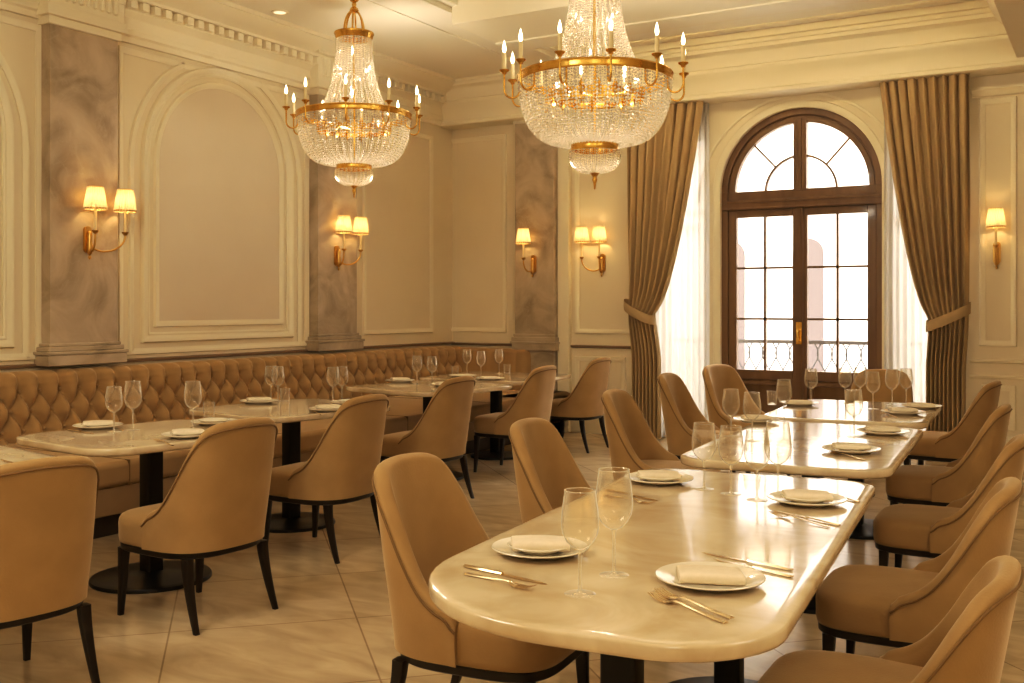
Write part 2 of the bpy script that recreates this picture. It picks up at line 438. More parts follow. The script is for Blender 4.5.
# panel mouldings: left wall arches and panels
BAY = [3.76, 6.68]
for cy in BAY:
    mb = MB(); moulding(mb, arch_path(cy, .855, 1.14, 2.60), PROF, leftmap)
    mb.build('arch_moulding', M['trim'], wl, smooth=True)
    mb = MB(); moulding(mb, arch_path(cy, .74, 1.25, 2.60), PROFS, leftmap)
    mb.build('arch_moulding', M['trim'], wl, smooth=True)
    # outer rim of the niche, cut by the frieze
    rr = .995; n = 40
    pts = [(cy + rr, 1.02)] + [(cy + rr * cos(PI * k / n), 2.56 + rr * sin(PI * k / n)) for k in range(n + 1) if 2.56 + rr * sin(PI * k / n) < 3.47]
    left = [p for p in pts if p[0] < cy] + [(cy - rr, 1.02)]
    right = [p for p in pts if p[0] >= cy]
    for seg in (left, right):
        mb = MB(); moulding(mb, seg, PROFS, leftmap, closed=False); mb.build('niche_rim', M['trim'], wl, smooth=True)
    mb = MB(); moulding(mb, rect_path(cy - 1.10, cy + 1.10, 1.03, 3.44), PROFS, leftmap); mb.build('panel_moulding', M['trim'], wl, smooth=True)
    pan = MB().prism(arch_path(cy, .715, 1.275, 2.60), .002, .006, leftmap); pan.build('arch_panel', M['panel'], wl)
mb = MB(); moulding(mb, rect_path(ly(364), ly(431), 1.12, 3.34), PROFS, leftmap); mb.build('panel_moulding', M['trim'], wl, smooth=True)
for x0, x1, z0, z1 in ((bx(449), bx(505), 1.12, 3.36), (bx(577), bx(640), 1.12, 3.36), (bx(982), bx(1014), 1.06, 3.26), (bx(1060), bx(1150), 1.06, 3.26),
                       (bx(984), bx(1013), .30, .66), (bx(1060), bx(1150), .30, .66), (bx(577), bx(624), .32, .82)):
    mb = MB(); moulding(mb, rect_path(x0, x1, z0, z1), PROFS, backmap); mb.build('panel_moulding', M['trim'], wb, smooth=True)
# crown of the right-hand pier
mb = MB(); rows = [[(bx(972), YB - h, z), (XR, YB - h, z)] for z, h in ((3.30, 0), (3.31, .02), (3.345, .03), (3.36, .05), (3.385, .05), (3.39, 0))]; mb.grid(rows); mb.build('pier_crown', M['trim'], wb, smooth=True)
# outer archivolt round the window
mb = MB(); n = 40
seg = [(ACX + .845 * cos(PI * k / n), ASP + .845 * sin(PI * k / n)) for k in range(n + 1)]
moulding(mb, [(ACX + .845, 0)] + seg + [(ACX - .845, 0)], [(-.045, 0), (-.045, .012), (-.03, .02), (.02, .02), (.03, 0)], backmap, closed=False)
mb.build('arch_moulding', M['trim'], wb, smooth=True)
mb = MB(); seg = [(ACX + 1.03 * cos(PI * k / n), ASP - .1 + 1.03 * sin(PI * k / n)) for k in range(n + 1)]
moulding(mb, seg, [(-.015, 0), (-.01, .01), (.01, .01), (.015, 0)], backmap, closed=False); mb.build('arch_moulding', M['trim'], wb, smooth=True)

# pilasters
PX = XW + .12
def pilaster_left(n, y0, y1):
    o = MB().box2((XW, y0, 1.12), (PX, y1, 3.50)).build('trim_%d' % n, M['stone'], bevel=.004); structure(o)
    b = MB()
    for z0, z1, e in ((.96, 1.04, .05), (1.04, 1.065, .06), (1.065, 1.10, .035), (1.10, 1.125, .018)):
        b.box2((XW, y0 - e, z0), (PX + e, y1 + e, z1))
    b.build('plinth', M['stone'], o, bevel=.008)
    c = MB()
    for z0, z1, e in ((3.46, 3.52, .02), (3.52, 3.60, .05), (3.60, 3.84, .035), (3.84, 3.90, .1)):
        c.box2((XW, y0 - e, z0), (PX + e, y1 + e, z1))
    c.build('capital', M['trim'], o, bevel=.006)
    fl = MB(); k = 9
    for i in range(k):
        yy = y0 + .02 + (y1 - y0 - .04) * (i + .5) / k
        fl.lathe([(.0001, 3.64), (.022, 3.65), (.026, 3.72), (.028, 3.80), (.0001, 3.835)], 8, (PX + .035, yy, 0))
    fl.build('capital_flutes', M['trim'], o, smooth=True)
    return o
pilaster_left(10, ly(50, PX), ly(118, PX))
pilaster_left(11, ly(318, PX), ly(357, PX))
PY = YB - .14
o = structure(MB().box2((bx(515, PY), PY, 1.08), (bx(554, PY), YB, 3.50)).build('trim_12', M['stone'], bevel=.004))
b = MB()
for z0, z1, e in ((.0, .90, .0), (.90, .98, .03), (.98, 1.0, .045), (1.0, 1.05, .03), (1.05, 1.085, .015)):
    b.box2((bx(515, PY) - e, PY - e, z0), (bx(554, PY) + e, YB, z1))
b.build('plinth', M['stone'], o, bevel=.006)
c = MB()
for z0, z1, e in ((3.46, 3.52, .02), (3.52, 3.62, .05)): c.box2((bx(515, PY) - e, PY - e, z0), (bx(554, PY) + e, YB, z1))
c.build('capital', M['trim'], o, bevel=.006)

structure(MB().box2((bx(554, PY) + .01, YB - .08, .0), (bx(566, PY), YB, 3.49)).build('trim_13', M['trim'], bevel=.006))

# recessed downlight in the soffit
p = at(280, 12, SOFZ)
dl = empty('recessed_light', (p[0], p[1], SOFZ)); tag(dl, 'small round recessed downlight in the ceiling soffit above the left wall', 'ceiling light')
MB().lathe([(.055, 0), (.055, -.008), (.075, -.008), (.078, 0)], 24).build('trim_ring', M['trim'], dl, smooth=True)
MB().lathe([(.0001, -.003), (.056, -.003)], 24).build('lens', M['downlight'], dl)

# ------------------------------------------------------------------ french door
def french_door():
    d = structure(empty('door_1', (ACX, YB + .10, 0)))
    DW = M['doorwood']
    ro, ri = .812, .70
    n = 32
    # arched outer frame
    def arcring(mb, r0, r1, zc, y0, y1, a0=0, a1=PI, m=n):
        rows = []
        for k in range(m + 1):
            a = a0 + (a1 - a0) * k / m
            ca, sa = cos(a), sin(a)
            rows.append([(r0 * ca, y0, zc + r0 * sa), (r1 * ca, y0, zc + r1 * sa), (r1 * ca, y1, zc + r1 * sa), (r0 * ca, y1, zc + r0 * sa)])
        o = len(mb.v); mb.grid(rows, close_u=True)
        mb.f.append((o, o + 1, o + 2, o + 3)); q = o + m * 4; mb.f.append((q + 3, q + 2, q + 1, q))
    fr = MB(); arcring(fr, .735, ro, ASP, -.05, .09)
    fr.box2((-ro, -.05, 0), (-.735, .09, ASP)); fr.box2((.735, -.05, 0), (ro, .09, ASP))
    arcring(fr, .715, .74, ASP, -.02, .07)
    fr.build('frame', DW, d, bevel=.006)
    # fanlight sash
    fl = MB(); arcring(fl, .665, .72, ASP + .0, -.03, .05)
    fl.box2((-.745, -.03, ASP - .09), (.745, .05, ASP + .002)); fl.box2((-.065, -.035, ASP - .02), (.065, .055, ASP + .69))
    fl.box2((-.02, -.048, ASP - .02), (.02, -.03, ASP + .70))
    fl = fl.build('fanlight', DW, d, bevel=.005)
    mu = MB(); arcring(mu, .345, .365, ASP - .02, -.012, .03)
    for a in (R(45), R(135)):
        c, s = cos(a), sin(a)
        p0 = Vector((.355 * c, .01, ASP - .02 + .355 * s)); p1 = Vector((.69 * c, .01, ASP - .0 + .69 * s))
        mu.tube([p0, p1], .011, 6)
    mu.build('muntin', DW, fl)
    pn = MB(); pts = [(-.67, ASP)] ; pts = [(.68 * cos(PI * k / 24), ASP + .68 * sin(PI * k / 24)) for k in range(25)]
    pn.prism(pts, .008, .014, lambda x, z, y: (x, y, z)); pn.build('pane', M['pane'], fl)
    # transom
    tr = MB().box2((-.793, -.06, ASP - .19), (.793, .09, ASP - .085)); tr.box2((-.79, -.072, ASP - .12), (.79, -.05, ASP - .095)); tr.box2((-.79, -.068, ASP - .185), (.79, -.05, ASP - .165))
    tr.build('transom', DW, d, bevel=.005)
    zt = ASP - .19
    for s in (-1, 1):
        lf = MB()
        xo, xi = s * .735, s * .004
        st = .085
        a, b = sorted((xo, xo - s * st)); lf.box2((a, -.03, 0), (b, .04, zt))
        a2, b2 = sorted((xi, xi + s * .068)); lf.box2((a2, -.03, 0), (b2, .04, zt))
        g0, g1 = sorted((xo - s * st, xi + s * .068))
        lf.box2((g0, -.03, zt - .075), (g1, .04, zt))
        lf.box2((g0, -.03, .655), (g1, .04, .75)); lf.box2((g0, -.03, 0), (g1, .04, .16))
        leaf = lf.build('door_leaf', DW, d, bevel=.006)
        pl = MB().box2((g0, -.005, .16), (g1, .025, .655))
        moulding(pl, rect_path(g0 + .03, g1 - .03, .19, .625), [(-.03, 0), (-.02, .016), (.01, .02), (.03, .0)], lambda x, z, h: (x, -.005 - h, z))
        pl.build('lower_panel', DW, leaf, smooth=True)
        mt = MB(); gz0, gz1 = .75, zt - .075
        xm = (g0 + g1) / 2; mt.box2((xm - .011, -.012, gz0), (xm + .011, .03, gz1))
        for k in (1, 2):
            z = gz0 + (gz1 - gz0) * k / 3; mt.box2((g0, -.012, z - .011), (g1, .03, z + .011))
        mt.build('muntin', DW, leaf)
        MB().box2((g0, .008, gz0), (g1, .013, gz1)).build('pane', M['pane'], leaf)
        if s == 1:
            h = MB().box2((-.028, -.07, 1.02), (.028, -.058, 1.24)); h.tube([(0, -.06, 1.16), (0, -.10, 1.16), (.0, -.11, 1.15), (0, -.11, 1.05)], .011, 8)
            h.build('handle', M['gold'], leaf, smooth=True)
    am = MB().box2((-.035, -.05, 0), (.035, -.03, zt)); am.box2((-.014, -.06, 0), (.014, -.05, zt)); am.build('astragal', DW, d, bevel=.005)
    return d
french_door()
# side lights behind the sheers
for k, (x0, x1, z0, z1) in enumerate(SW):
    w = structure(empty('window_%d' % (k + 1), ((x0 + x1) / 2, YB + .14, 0)))
    hw = (x1 - x0) / 2
    f = MB().box2((-hw, -.03, z0), (-hw + .05, .03, z1)); f.box2((hw - .05, -.03, z0), (hw, .03, z1)); f.box2((-hw, -.03, z0), (hw, .03, z0 + .06)); f.box2((-hw, -.03, z1 - .06), (hw, .03, z1))
    f.box2((-hw, -.02, 2.35), (hw, .02, 2.41))
    f.build('frame', M['trim'], w)
    MB().box2((-hw + .05, -.004, z0 + .06), (hw - .05, .004, z1 - .06)).build('pane', M['pane'], w)

# ------------------------------------------------------------------ outside
MB_ = MB().box2((-7, YB + .28, -.25), (2, YB + 1.2, -.02)).build('balcony_slab', M['stone_out']); structure(MB_)
rl = empty('balcony_railing', (0, YB + .95, 0)); tag(rl, 'black wrought iron balcony railing with wavy bars outside the window', 'railing')
t = MB().box2((-6, -.02, .99), (1.5, .02, 1.03)); t.box2((-6, -.015, .06), (1.5, .015, .09)); t.build('handrail', M['iron'], rl)
w = MB(); x = -5.9; k = 0
while x < 1.4:
    ph = (k % 2) * PI
    w.tube([(x + .045 * sin(ph + 2 * PI * q / 8), 0, .08 + .92 * q / 16) for q in range(17)], .008, 5)
    x += .075; k += 1
bars = w.build('scroll_bars', M['iron'], rl); bars['kind'] = 'stuff'

nb = empty('neighbouring_building', (0, 0, 0)); tag(nb, 'pale sunlit building with arched windows seen through the window glass', 'building')
MB().box2((-22, 19, -4), (9, 20, 9)).build('facade', M['stone_out'], nb)
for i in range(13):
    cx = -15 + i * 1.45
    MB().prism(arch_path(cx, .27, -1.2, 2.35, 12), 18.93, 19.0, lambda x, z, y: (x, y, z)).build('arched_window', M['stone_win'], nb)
mb = MB().box2((-22, 18.7, 4.4), (9, 19, 4.7)); mb.build('ledge', M['stone_out'], nb)
structure(MB().box2((-30, YB + 1.2, -4.2), (15, 30, -4.0)).build('street_ground', M['stone_out']))

# ------------------------------------------------------------------ curtains
def curtain(name, label, xo_top, xi_top, xo_t, xi_t, xo_b, xi_b, ztie, ztop, ybase, npl, seed):
    rnd = random.Random(seed)
    root = empty(name, ((xo_top + xi_top) / 2, ybase, 0)); ox = root.location.x
    nz, ns = 64, npl * 12
    ph = [rnd.uniform(-.6, .6) for _ in range(npl + 1)]
    rows = []
    for i in range(nz + 1):
        z = .015 + (ztop - .015) * i / nz
        if z >= ztie:
            t = (z - ztie) / (ztop - ztie)
            xo = xo_t + (xo_top - xo_t) * min(1, t * 2.2) ; xi = xi_t + (xi_top - xi_t) * t ** .62
        else:
            t = 1 - z / ztie
            k = min(1, t * 2.5); k = k * k * (3 - 2 * k)
            xo = xo_t + (xo_b - xo_t) * k; xi = xi_t + (xi_b - xi_t) * k
        wv = abs(xi - xo); g = math.exp(-((z - ztie) / .16) ** 2)
        amp = .050 * (1 - .35 * g)
        row = []
        for j in range(ns + 1):
            s = j / ns; a = s * npl
            f = sin(2 * PI * a + ph[int(min(a, npl - 1))] * .5 + .5 * sin(z * 1.3 + a)) 
            f = f * .75 + .25 * sin(4 * PI * a + 1.1 * z)
            bulge = -.06 * sin(PI * s) * (.4 + g)
            row.append((xo + (xi - xo) * (s + .012 * sin(2 * PI * a * 1.0 + 1.3)) - ox, f * amp + bulge, z))
        rows.append(row)
    MB().grid(rows).build('drape', M['curtain'], root, smooth=True, ang=180)
    # tieback band
    tb = MB(); n = 40; rows = []
    cx = (xo_t + xi_t) / 2 - ox; hw = abs(xi_t - xo_t) / 2 + .02
    sgn = 1 if xi_t > xo_t else -1
    for q in range(9):
        v = q / 8 - .5
        row = []
        for k in range(n):
            a = 2 * PI * k / n
            x = hw * cos(a); dz = -.085 * x / hw * sgn + (.02 * sin(a))
            bul = .010 * cos(PI * v)
            row.append((cx + x * (1 + bul), -.045 + (.115 + bul) * sin(a), ztie + dz + v * .10))
        rows.append(row)
    tb.grid(rows, close_u=True); tb.build('tieback', M['curtain'], root, smooth=True)
    tag(root, label, 'curtain', 'window drapes')
    return root
YC = YB - .19
curtain('curtain', 'long tan drape tied back at the left side of the arched window', bx(627, YC), bx(703, YC), bx(628, YC), bx(655, YC), bx(631, YC), bx(660, YC), 1.34, 3.495, YC, 8, 3)
curtain('curtain', 'long tan drape tied back at the right side of the arched window', bx(971, YC), bx(880, YC), bx(969, YC), bx(929, YC), bx(966, YC), bx(926, YC), 1.30, 3.495, YC, 9, 5)
def sheer(label, x0, x1, npl):
    root_y = YB - .06
    rows = []
    for i in range(20):
        z = .02 + 3.48 * i / 19; row = []
        for j in range(npl * 10 + 1):
            a = j / 10; s = a / npl
            row.append((x0 + (x1 - x0) * s, root_y + .022 * sin(2 * PI * a + .6 * sin(z)) + .008 * sin(4.7 * a), z))
        rows.append(row)
    o = MB().grid(rows).build('sheer_curtain', M['sheer'], None, smooth=True, ang=180)
    tag(o, label, 'curtain', 'sheer curtains')
sheer('white sheer voile curtain hanging beside the left tan drape', bx(640, YB - .06), bx(709, YB - .06), 11)
sheer('white sheer voile curtain hanging beside the right tan drape', bx(884, YB - .06), bx(960, YB - .06), 10)

# ------------------------------------------------------------------ banquette
def banquette():
    root = empty('banquette', (XW, 0, 0)); tag(root, 'long tan tufted banquette bench running along the left wall into the corner', 'bench')
    y0, y1 = 2.0, YB
    sp, rs = .163, .135
    xf = .17          # front of the back cushion off the wall
    z0, z1 = .44, .935
    rows = []
    nz, ny = 56, int((y1 - .12 - y0) / sp * 12)
    zr0 = .80
    for i in range(nz + 1):
        z = z0 + (z1 - z0) * i / nz; row = []
        for j in range(ny + 1):
            yy = y0 + (y1 - .12 - y0) * j / ny
            t = yy / sp
            q = (z - zr0) / (2 * rs)
            a, b = t + q, t - q
            da, db = abs(sin(PI * a)), abs(sin(PI * b))
            h = (da * db) ** .62 if z < zr0 else None
            hv = abs(sin(PI * t)) ** .5
            if z >= zr0:
                w = min(1, (z - zr0) / .05); h = ((da * db) ** .62) * (1 - w) + hv * w if z - zr0 < .05 else hv
            e = (z1 - z) / (z1 - z0)
            top = max(0, (z - (z1 - .05)) / .05)
            x = xf + .10 * (1 - (z - z0) / (z1 - z0)) + (.092 * h - .024) - .10 * (1 - math.sqrt(max(0, 1 - top * top)))
            row.append((x, yy, z + (.012 * (hv - .6) if i > nz - 6 else 0)))
        rows.append(row)
    rows.append([(0.01, p[1], z1 - .005) for p in rows[-1]])
    bk = MB().grid(rows); bk = bk.build('tufted_back', M['bench'], root, smooth=True, ang=180)
    bt = MB()
    for r in range(3):
        z = zr0 - r * rs
        n0 = int(y0 / sp)
        for k in range(n0, int((y1 - .2) / sp) + 1):
            yy = (k + (.5 if r % 2 else 0)) * sp
            if yy > y0 and yy < y1 - .2: bt.ball((xf + .10 * (1 - (z - z0) / (z1 - z0)) + .006, yy, z), .011, 6, 4)
    o = bt.build('buttons', M['bench'], bk, smooth=True); o['kind'] = 'stuff'
    # L-shaped return against the back wall
    xe = bx(529, 10.15) - XW
    prof_n = 14
    rt = MB(); rows = []
    for i in range(60):
        s = i / 59; xx = .15 + (xe - .15) * s
        en = max(0, (xx - (xe - .10)) / .10); k = math.sqrt(max(0, 1 - en * en))
        ht = (z1 - .02) - .08 * (1 - k); 
        row = [(xx, YB - .01, z0)]
        dpt = .19 * (.25 + .75 * k)
        bulge = .018 * abs(sin(PI * xx / .33)) ** .5
        for q in range(11):
            a = q / 10
            row.append((xx, YB - dpt - bulge - .05 * (1 - a), z0 + (ht - .05 - z0) * a))
        for q in range(1, 7):
            a = PI / 2 * q / 6
            row.append((xx, YB - dpt - bulge + .06 * (1 - cos(a)), ht - .05 + .05 * sin(a)))
        row.append((xx, YB - .01, ht)); rows.append(row)
    o = len(rt.v); rt.grid(rows); rt.f.append(tuple(range(59 * len(rows[0]), 60 * len(rows[0]))))
    rt.build('return_back', M['bench'], root, smooth=True, ang=50)
    # seat, seams, lower panel, kick board
    xs = -5.25 - XW; rd = 1.1
    def L(mb, inset, za, zb, xo=0.):
        mb.box2((.02, y0, za), (xs - inset, YB - .02, zb)); mb.box2((xs - inset, YB - rd + inset, za), (xe + .02 - inset, YB - .02, zb))
    st = MB(); yy = y0
    L(st, 0, .30, .455); st.build('seat', M['bench'], root, bevel=.04, segs=4)
    pn = MB(); L(pn, .025, .13, .30); pn.build('lower_panel', M['bench_panel'], root, bevel=.006)
    kb = MB(); L(kb, .07, .0, .13); kb.build('kick_board', M['kick'], root)
    for yy in (2.9, 4.35, 5.8, 7.25, 8.7):
        MB().box2((.3, yy - .004, .30), (xs + .002, yy + .004, .457)).build('seat_seam', M['velvet_seam'], root)
    return root
banquette()

# ------------------------------------------------------------------ dining chair
def interp(tab, x):
    if x <= tab[0][0]: return tab[0][1]
    for i in range(len(tab) - 1):
        (x0, y0), (x1, y1) = tab[i], tab[i + 1]
        if x <= x1:
            m0 = (tab[i + 1][1] - tab[i - 1][1]) / (tab[i + 1][0] - tab[i - 1][0]) if i > 0 else 0
            m1 = (tab[i + 2][1] - tab[i][1]) / (tab[i + 2][0] - tab[i][0]) if i < len(tab) - 2 else (y1 - y0) / (x1 - x0)
            h = x1 - x0; t = (x - x0) / h
            return (2 * t**3 - 3 * t**2 + 1) * y0 + (t**3 - 2 * t**2 + t) * h * m0 + (-2 * t**3 + 3 * t**2) * y1 + (t**3 - t**2) * h * m1
    return tab[-1][1]
CH_A, CH_B, CH_F = .272, .275, .03     # half width, rear depth, how far the wings reach forward
def chair_plan():
    pts = []; n = 80
    for k in range(n + 1):
        a = PI / 2 * k / n
        pts.append((CH_A * sin(a) ** .72 if a > 0 else 0, -CH_B * max(0, cos(a)) ** .72))
    pts.append((CH_A + .004, CH_F * .5)); pts.append((CH_A + .004, CH_F))
    L = [0]
    for p, q in zip(pts[:-1], pts[1:]): L.append(L[-1] + math.dist(p, q))
    return pts, L
PLAN, PLEN = chair_plan()
def plan_at(l):
    s = 1 if l >= 0 else -1; l = abs(l)
    for i in range(len(PLEN) - 1):
        if l <= PLEN[i + 1] + 1e-9:
            t = (l - PLEN[i]) / (PLEN[i + 1] - PLEN[i]); p, q = PLAN[i], PLAN[i + 1]
            return (s * (p[0] + (q[0] - p[0]) * t), p[1] + (q[1] - p[1]) * t)
    return (s * PLAN[-1][0], PLAN[-1][1])
LT = PLEN[-1]
HT = [(0, .905), (.10, .900), (.16, .890), (.205, .868), (.24, .828), (.272, .765), (.305, .685), (.338, .615), (.372, .560), (.41, .522), (.455, .496), (LT - .012, .474), (LT, .464)]
def chair():
    root = empty('dining_chair')
    V = M['velvet']
    N = 72; th = .052
    rows = []; pipe = []
    for i in range(N + 1):
        l = -LT + 2 * LT * i / N
        p = plan_at(l); e = .01
        a, b = plan_at(max(-LT, l - e)), plan_at(min(LT, l + e))
        t = Vector((b[0] - a[0], b[1] - a[1])).normalized(); nrm = Vector((t.y, -t.x))   # outward
        Ht = interp(HT, abs(l))
        thk = th * (1 - .25 * max(0, (abs(l) - .35) / (LT - .35)))
        def pos(off, z):
            k = max(0, (z - .36) / .54)
            lean = .078 * k ** 1.2
            rear = max(0, min(1, (-p[1] + .10) / .30))
            return (p[0] + nrm.x * off + .012 * k * (1 if p[0] > 0 else -1) * min(1, abs(p[0]) / .2), p[1] + nrm.y * off - lean * rear, z)
        row = []
        zb = .335
        r = thk / 2
        for q in range(13):
            row.append(pos(.006 * sin(PI * q / 12), zb + (Ht - r - zb) * q / 12))
        for q in range(1, 8):
            aa = PI * q / 8
            row.append(pos(-r + r * cos(aa), Ht - r + r * sin(aa)))
        zi = .42
        for q in range(11):
            z = Ht - r + (min(zi, Ht - r - .001) - (Ht - r)) * q / 10
            row.append(pos(-thk - .012 * sin(PI * q / 10), z))
        rows.append(row)
        pipe.append(pos(.004, Ht - r - .008))
    mb = MB(); mb.grid(rows)
    w = len(rows[0]); mb.f.append(tuple(range(w))); mb.f.append(tuple(range(N * w, N * w + w))[::-1])
    back = mb.build('backrest', V, root, smooth=True, ang=55)
    MB().tube(pipe, .0042, 6).build('piping', M['velvet_seam'], back, smooth=True)
    # seat cushion
    out = []
    nn = 64
    for k in range(nn):
        a = 2 * PI * k / nn; ca, sa = cos(a), sin(a)
        ex = .46 if sa > 0 else .72
        x = (CH_A - .004) * math.copysign(abs(ca) ** ex, ca); y = (.30 if sa > 0 else .262) * math.copysign(abs(sa) ** ex, sa)
        out.append((x, y))
    rows = []
    for s, z in ((.93, .333), (.985, .338), (1, .36), (1.0, .39), (1.003, .42), (.995, .440), (.97, .456), (.92, .466), (.8, .473), (.6, .478), (.35, .481), (.001, .482)):
        rows.append([(x * s, y * s, z - .010 * (y + .1) * (y < 0)) for x, y in out])
    MB().grid(rows, close_u=True).build('seat', V, root, smooth=True, ang=70)
    fr = [[(x * s, y * s, z) for x, y in out] for s, z in ((.86, .305), (.955, .305), (.975, .309), (.975, .334), (.9, .336))]
    MB().grid(fr, close_u=True).build('seat_frame', M['darkwood'], root, smooth=True, ang=30)
    for sx in (-1, 1):
        for sy, spl in ((1, .015), (-1, -.075)):
            x0, y0 = sx * .215, (.235 if sy > 0 else -.195)
            x1, y1 = sx * (.222 if sy > 0 else .228), y0 + spl
            leg = MB(); rows = []
            for q in range(7):
                t = q / 6; hw = .0215 * (1 - .48 * t); z = .31 * (1 - t)
                cx = x0 + (x1 - x0) * t; cy = y0 + (y1 - y0) * t ** 1.5
                rows.append([(cx + dx, cy + dy, z) for dx, dy in rrect(hw, hw, hw * .35, 2)])
            leg.grid(rows, close_u=True); m = len(rows[0]); leg.f.append(tuple(range(m))); leg.f.append(tuple(range(6 * m, 7 * m)))
            leg.build('leg', M['darkwood'], root, smooth=True, ang=40)
    return register(root)
chair0 = chair()

CG1 = 'chairs facing the banquette tables'; CG2 = 'chairs along the left of the central tables'; CG3 = 'chairs along the right of the central tables'
def vfac(a, b): return math.atan2(-a, b)
chairs = [
    ((-3.52, 2.34), vfac(-.52, .08), 'tan velvet chair cut by the left photo edge, nearest to the camera', CG1, .97),
    ((-3.65, 3.40), R(87), 'tan velvet chair at the second banquette table from the left edge', CG1, 1),
    ((-3.95, 4.64), R(92), 'tan velvet chair at the third banquette table from the left edge', CG1, 1),
    ((-4.33, 6.18), R(91), 'tan velvet chair at the near side of the far corner banquette tables', CG1, 1),
    ((-4.44, 7.66), R(91), 'tan velvet chair in the middle of the three by the far corner tables', CG1, 1),
    ((-4.63, 9.16), R(90), 'tan velvet chair farthest along the banquette row, nearest the back wall', CG1, 1),
    ((-1.74, 2.84), R(-85), 'large tan velvet chair at the near left corner of the front marble table', CG2, 1),
    ((-1.93, 4.02), R(-84), 'tan velvet chair behind the nearest one on the left of the front marble table', CG2, 1),
    ((-2.28, 5.68), R(-84), 'tan velvet chair on the left of the middle marble table', CG2, 1),
    ((-2.58, 7.27), R(-86), 'tan velvet chair on the left of the window table, before the sheer curtain', CG2, 1),
    ((-2.66, 8.45), R(-108), 'tan velvet chair turned toward the room in front of the left door leaf', CG2, 1),
    ((-1.77, 9.15), R(180), 'tan velvet chair at the far head of the window table, before the right door leaf', 'chair at the table head', .94),
    ((-.56, 2.88), R(92), 'tan velvet chair lowest in the right row, seat cut by the bottom photo edge', CG3, .83),
    ((-.63, 3.86), R(92), 'tan velvet chair second from the camera in the right row', CG3, .90),
    ((-.70, 5.22), R(91), 'tan velvet chair third from the camera in the right row', CG3, .90),
    ((-.87, 6.44), R(91), 'tan velvet chair fourth from the camera in the right row', CG3, .94),
    ((-1.08, 8.2), R(86), 'tan velvet chair farthest in the right row, beside the right drape', CG3, .96),
]
for (x, y), rz, lab, g, s in chairs:
    place(chair0, (x, y, 0), rz, lab, 'chair', g, (1, 1, s))

# ------------------------------------------------------------------ tables
TZ = .75
def table(loc, rz, hx, hy, cr, peds, label, group, br=.27):
    t = empty('dining_table', (loc[0], loc[1], 0), rz); tag(t, label, 'table', group)
    mb = MB(); rows = []
    cr = cr if isinstance(cr, tuple) else (cr,) * 4
    def ins(d): return rrect(hx - d, hy - d, [c - d for c in cr], 12)
    for d, z in ((.05, TZ - .036), (.012, TZ - .036), (.003, TZ - .032), (0, TZ - .024), (0, TZ - .006), (.002, TZ - .0015), (.006, TZ), (.04, TZ)):
        rows.append([(x, y, z) for x, y in ins(d)])
    mb.grid(rows, close_u=True); n = len(rows[0])
    mb.f.append(tuple(range(n))[::-1]); mb.f.append(tuple(range(7 * n, 8 * n)))
    mb.build('tabletop', M['marble'], t, smooth=True, ang=50)
    for py in peds:
        MB().prism(rrect(.045, .045, .012, 3), .03, TZ - .05, lambda x, y, z: (x, y + py, z)).build('pedestal', M['blackmetal'], t, smooth=True, ang=40)
        MB().lathe([(.0001, .045), (.05, .045), (.07, .036), (br - .03, .026), (br - .004, .018), (br, .012), (br, .0), (.0001, 0)], 48, (0, py, 0)).build('base', M['blackmetal'], t, smooth=True, ang=35)
        MB().box2((-.16, py - .16, TZ - .05), (.16, py + .16, TZ - .036)).build('mounting_plate', M['blackmetal'], t)
    return t
TG = 'marble tables in the middle of the room'; TB = 'marble tables along the banquette'
table((-1.11, 2.905), R(5.5), .45, 1.07, (.15, .15, .47, .25), (-.55, .60), 'largest cream marble table, in the foreground with four place settings', TG, .28)
table((-1.27, 5.05), R(4), .44, .83, .15, (0,), 'cream marble table in the middle of the central row, behind the foreground table', TG, .28)
table((-1.42, 6.72), R(4), .46, .66, .14, (0,), 'cream marble table nearest the arched window', TG, .28)
table((-4.25, 2.42), R(-12), .54, .54, .2, (0,), 'cream marble table cut off by the left photo edge behind the nearest chair', TB, .3)
table((-4.30, 3.70), R(-8), .46, .55, .2, (0,), 'cream marble table by the banquette with two tall glasses at its left', TB, .3)
table((-4.60, 5.08), R(-10), .47, .54, .2, (0,), 'cream marble table second along the banquette, behind the third chair', TB, .28)
table((-4.86, 7.02), R(-10), .50, .54, .14, (0,), 'pale marble table before the far banquette corner', TB, .28)
table((-5.0, 8.30), R(4), .56, .56, .14, (0,), 'pale marble table set in the banquette corner, nearest the back wall', TB, .24)

# ------------------------------------------------------------------ tableware
def wine_glass(h=.24, rb=.040, name='wine_glass'):
    root = empty(name)
    G = M['glass']; s = h / .24
    MB().lathe([(.004, .0055), (.012, .0035), (.024, .002), (.035, .0012), (.036, .0006), (.034, .0001)], 28).build('foot', G, root, smooth=True, ang=60)
    MB().lathe([(.0085, .004), (.0052, .010), (.0042, .025 * s), (.0040, .085 * s), (.0050, .098 * s), (.008, .104 * s)], 12).build('stem', M['glass_rim'], root, smooth=True, ang=80)
    k = rb / .040
    pr = [(.0001, .103), (.007, .104), (.018, .110), (.029, .122), (.037, .140), (.0395, .156), (.040, .168), (.0385, .190), (.0355, .215), (.0325, .2395), (.0325, .2405), (.0318, .2405), (.0318, .2395), (.0347, .215), (.0377, .190), (.0392, .168)]
    MB().lathe([(r * k, z * s) for r, z in pr], 32).build('bowl', G, root, smooth=True, ang=80)
    MB().tube([(.0322 * k * cos(2 * PI * q / 32), .0322 * k * sin(2 * PI * q / 32), .240 * s) for q in range(33)], .0011, 5, cap=False).build('rim', M['glass_rim'], root, smooth=True)
    return register(root)
def tumbler():
    o = MB().lathe([(.0001, .004), (.028, .004), (.029, 0), (.030, .003), (.034, .092), (.0345, .093), (.033, .093), (.029, .012), (.0001, .011)], 28).build('water_tumbler', M['glass'], None, smooth=True, ang=50)
    return register(o)
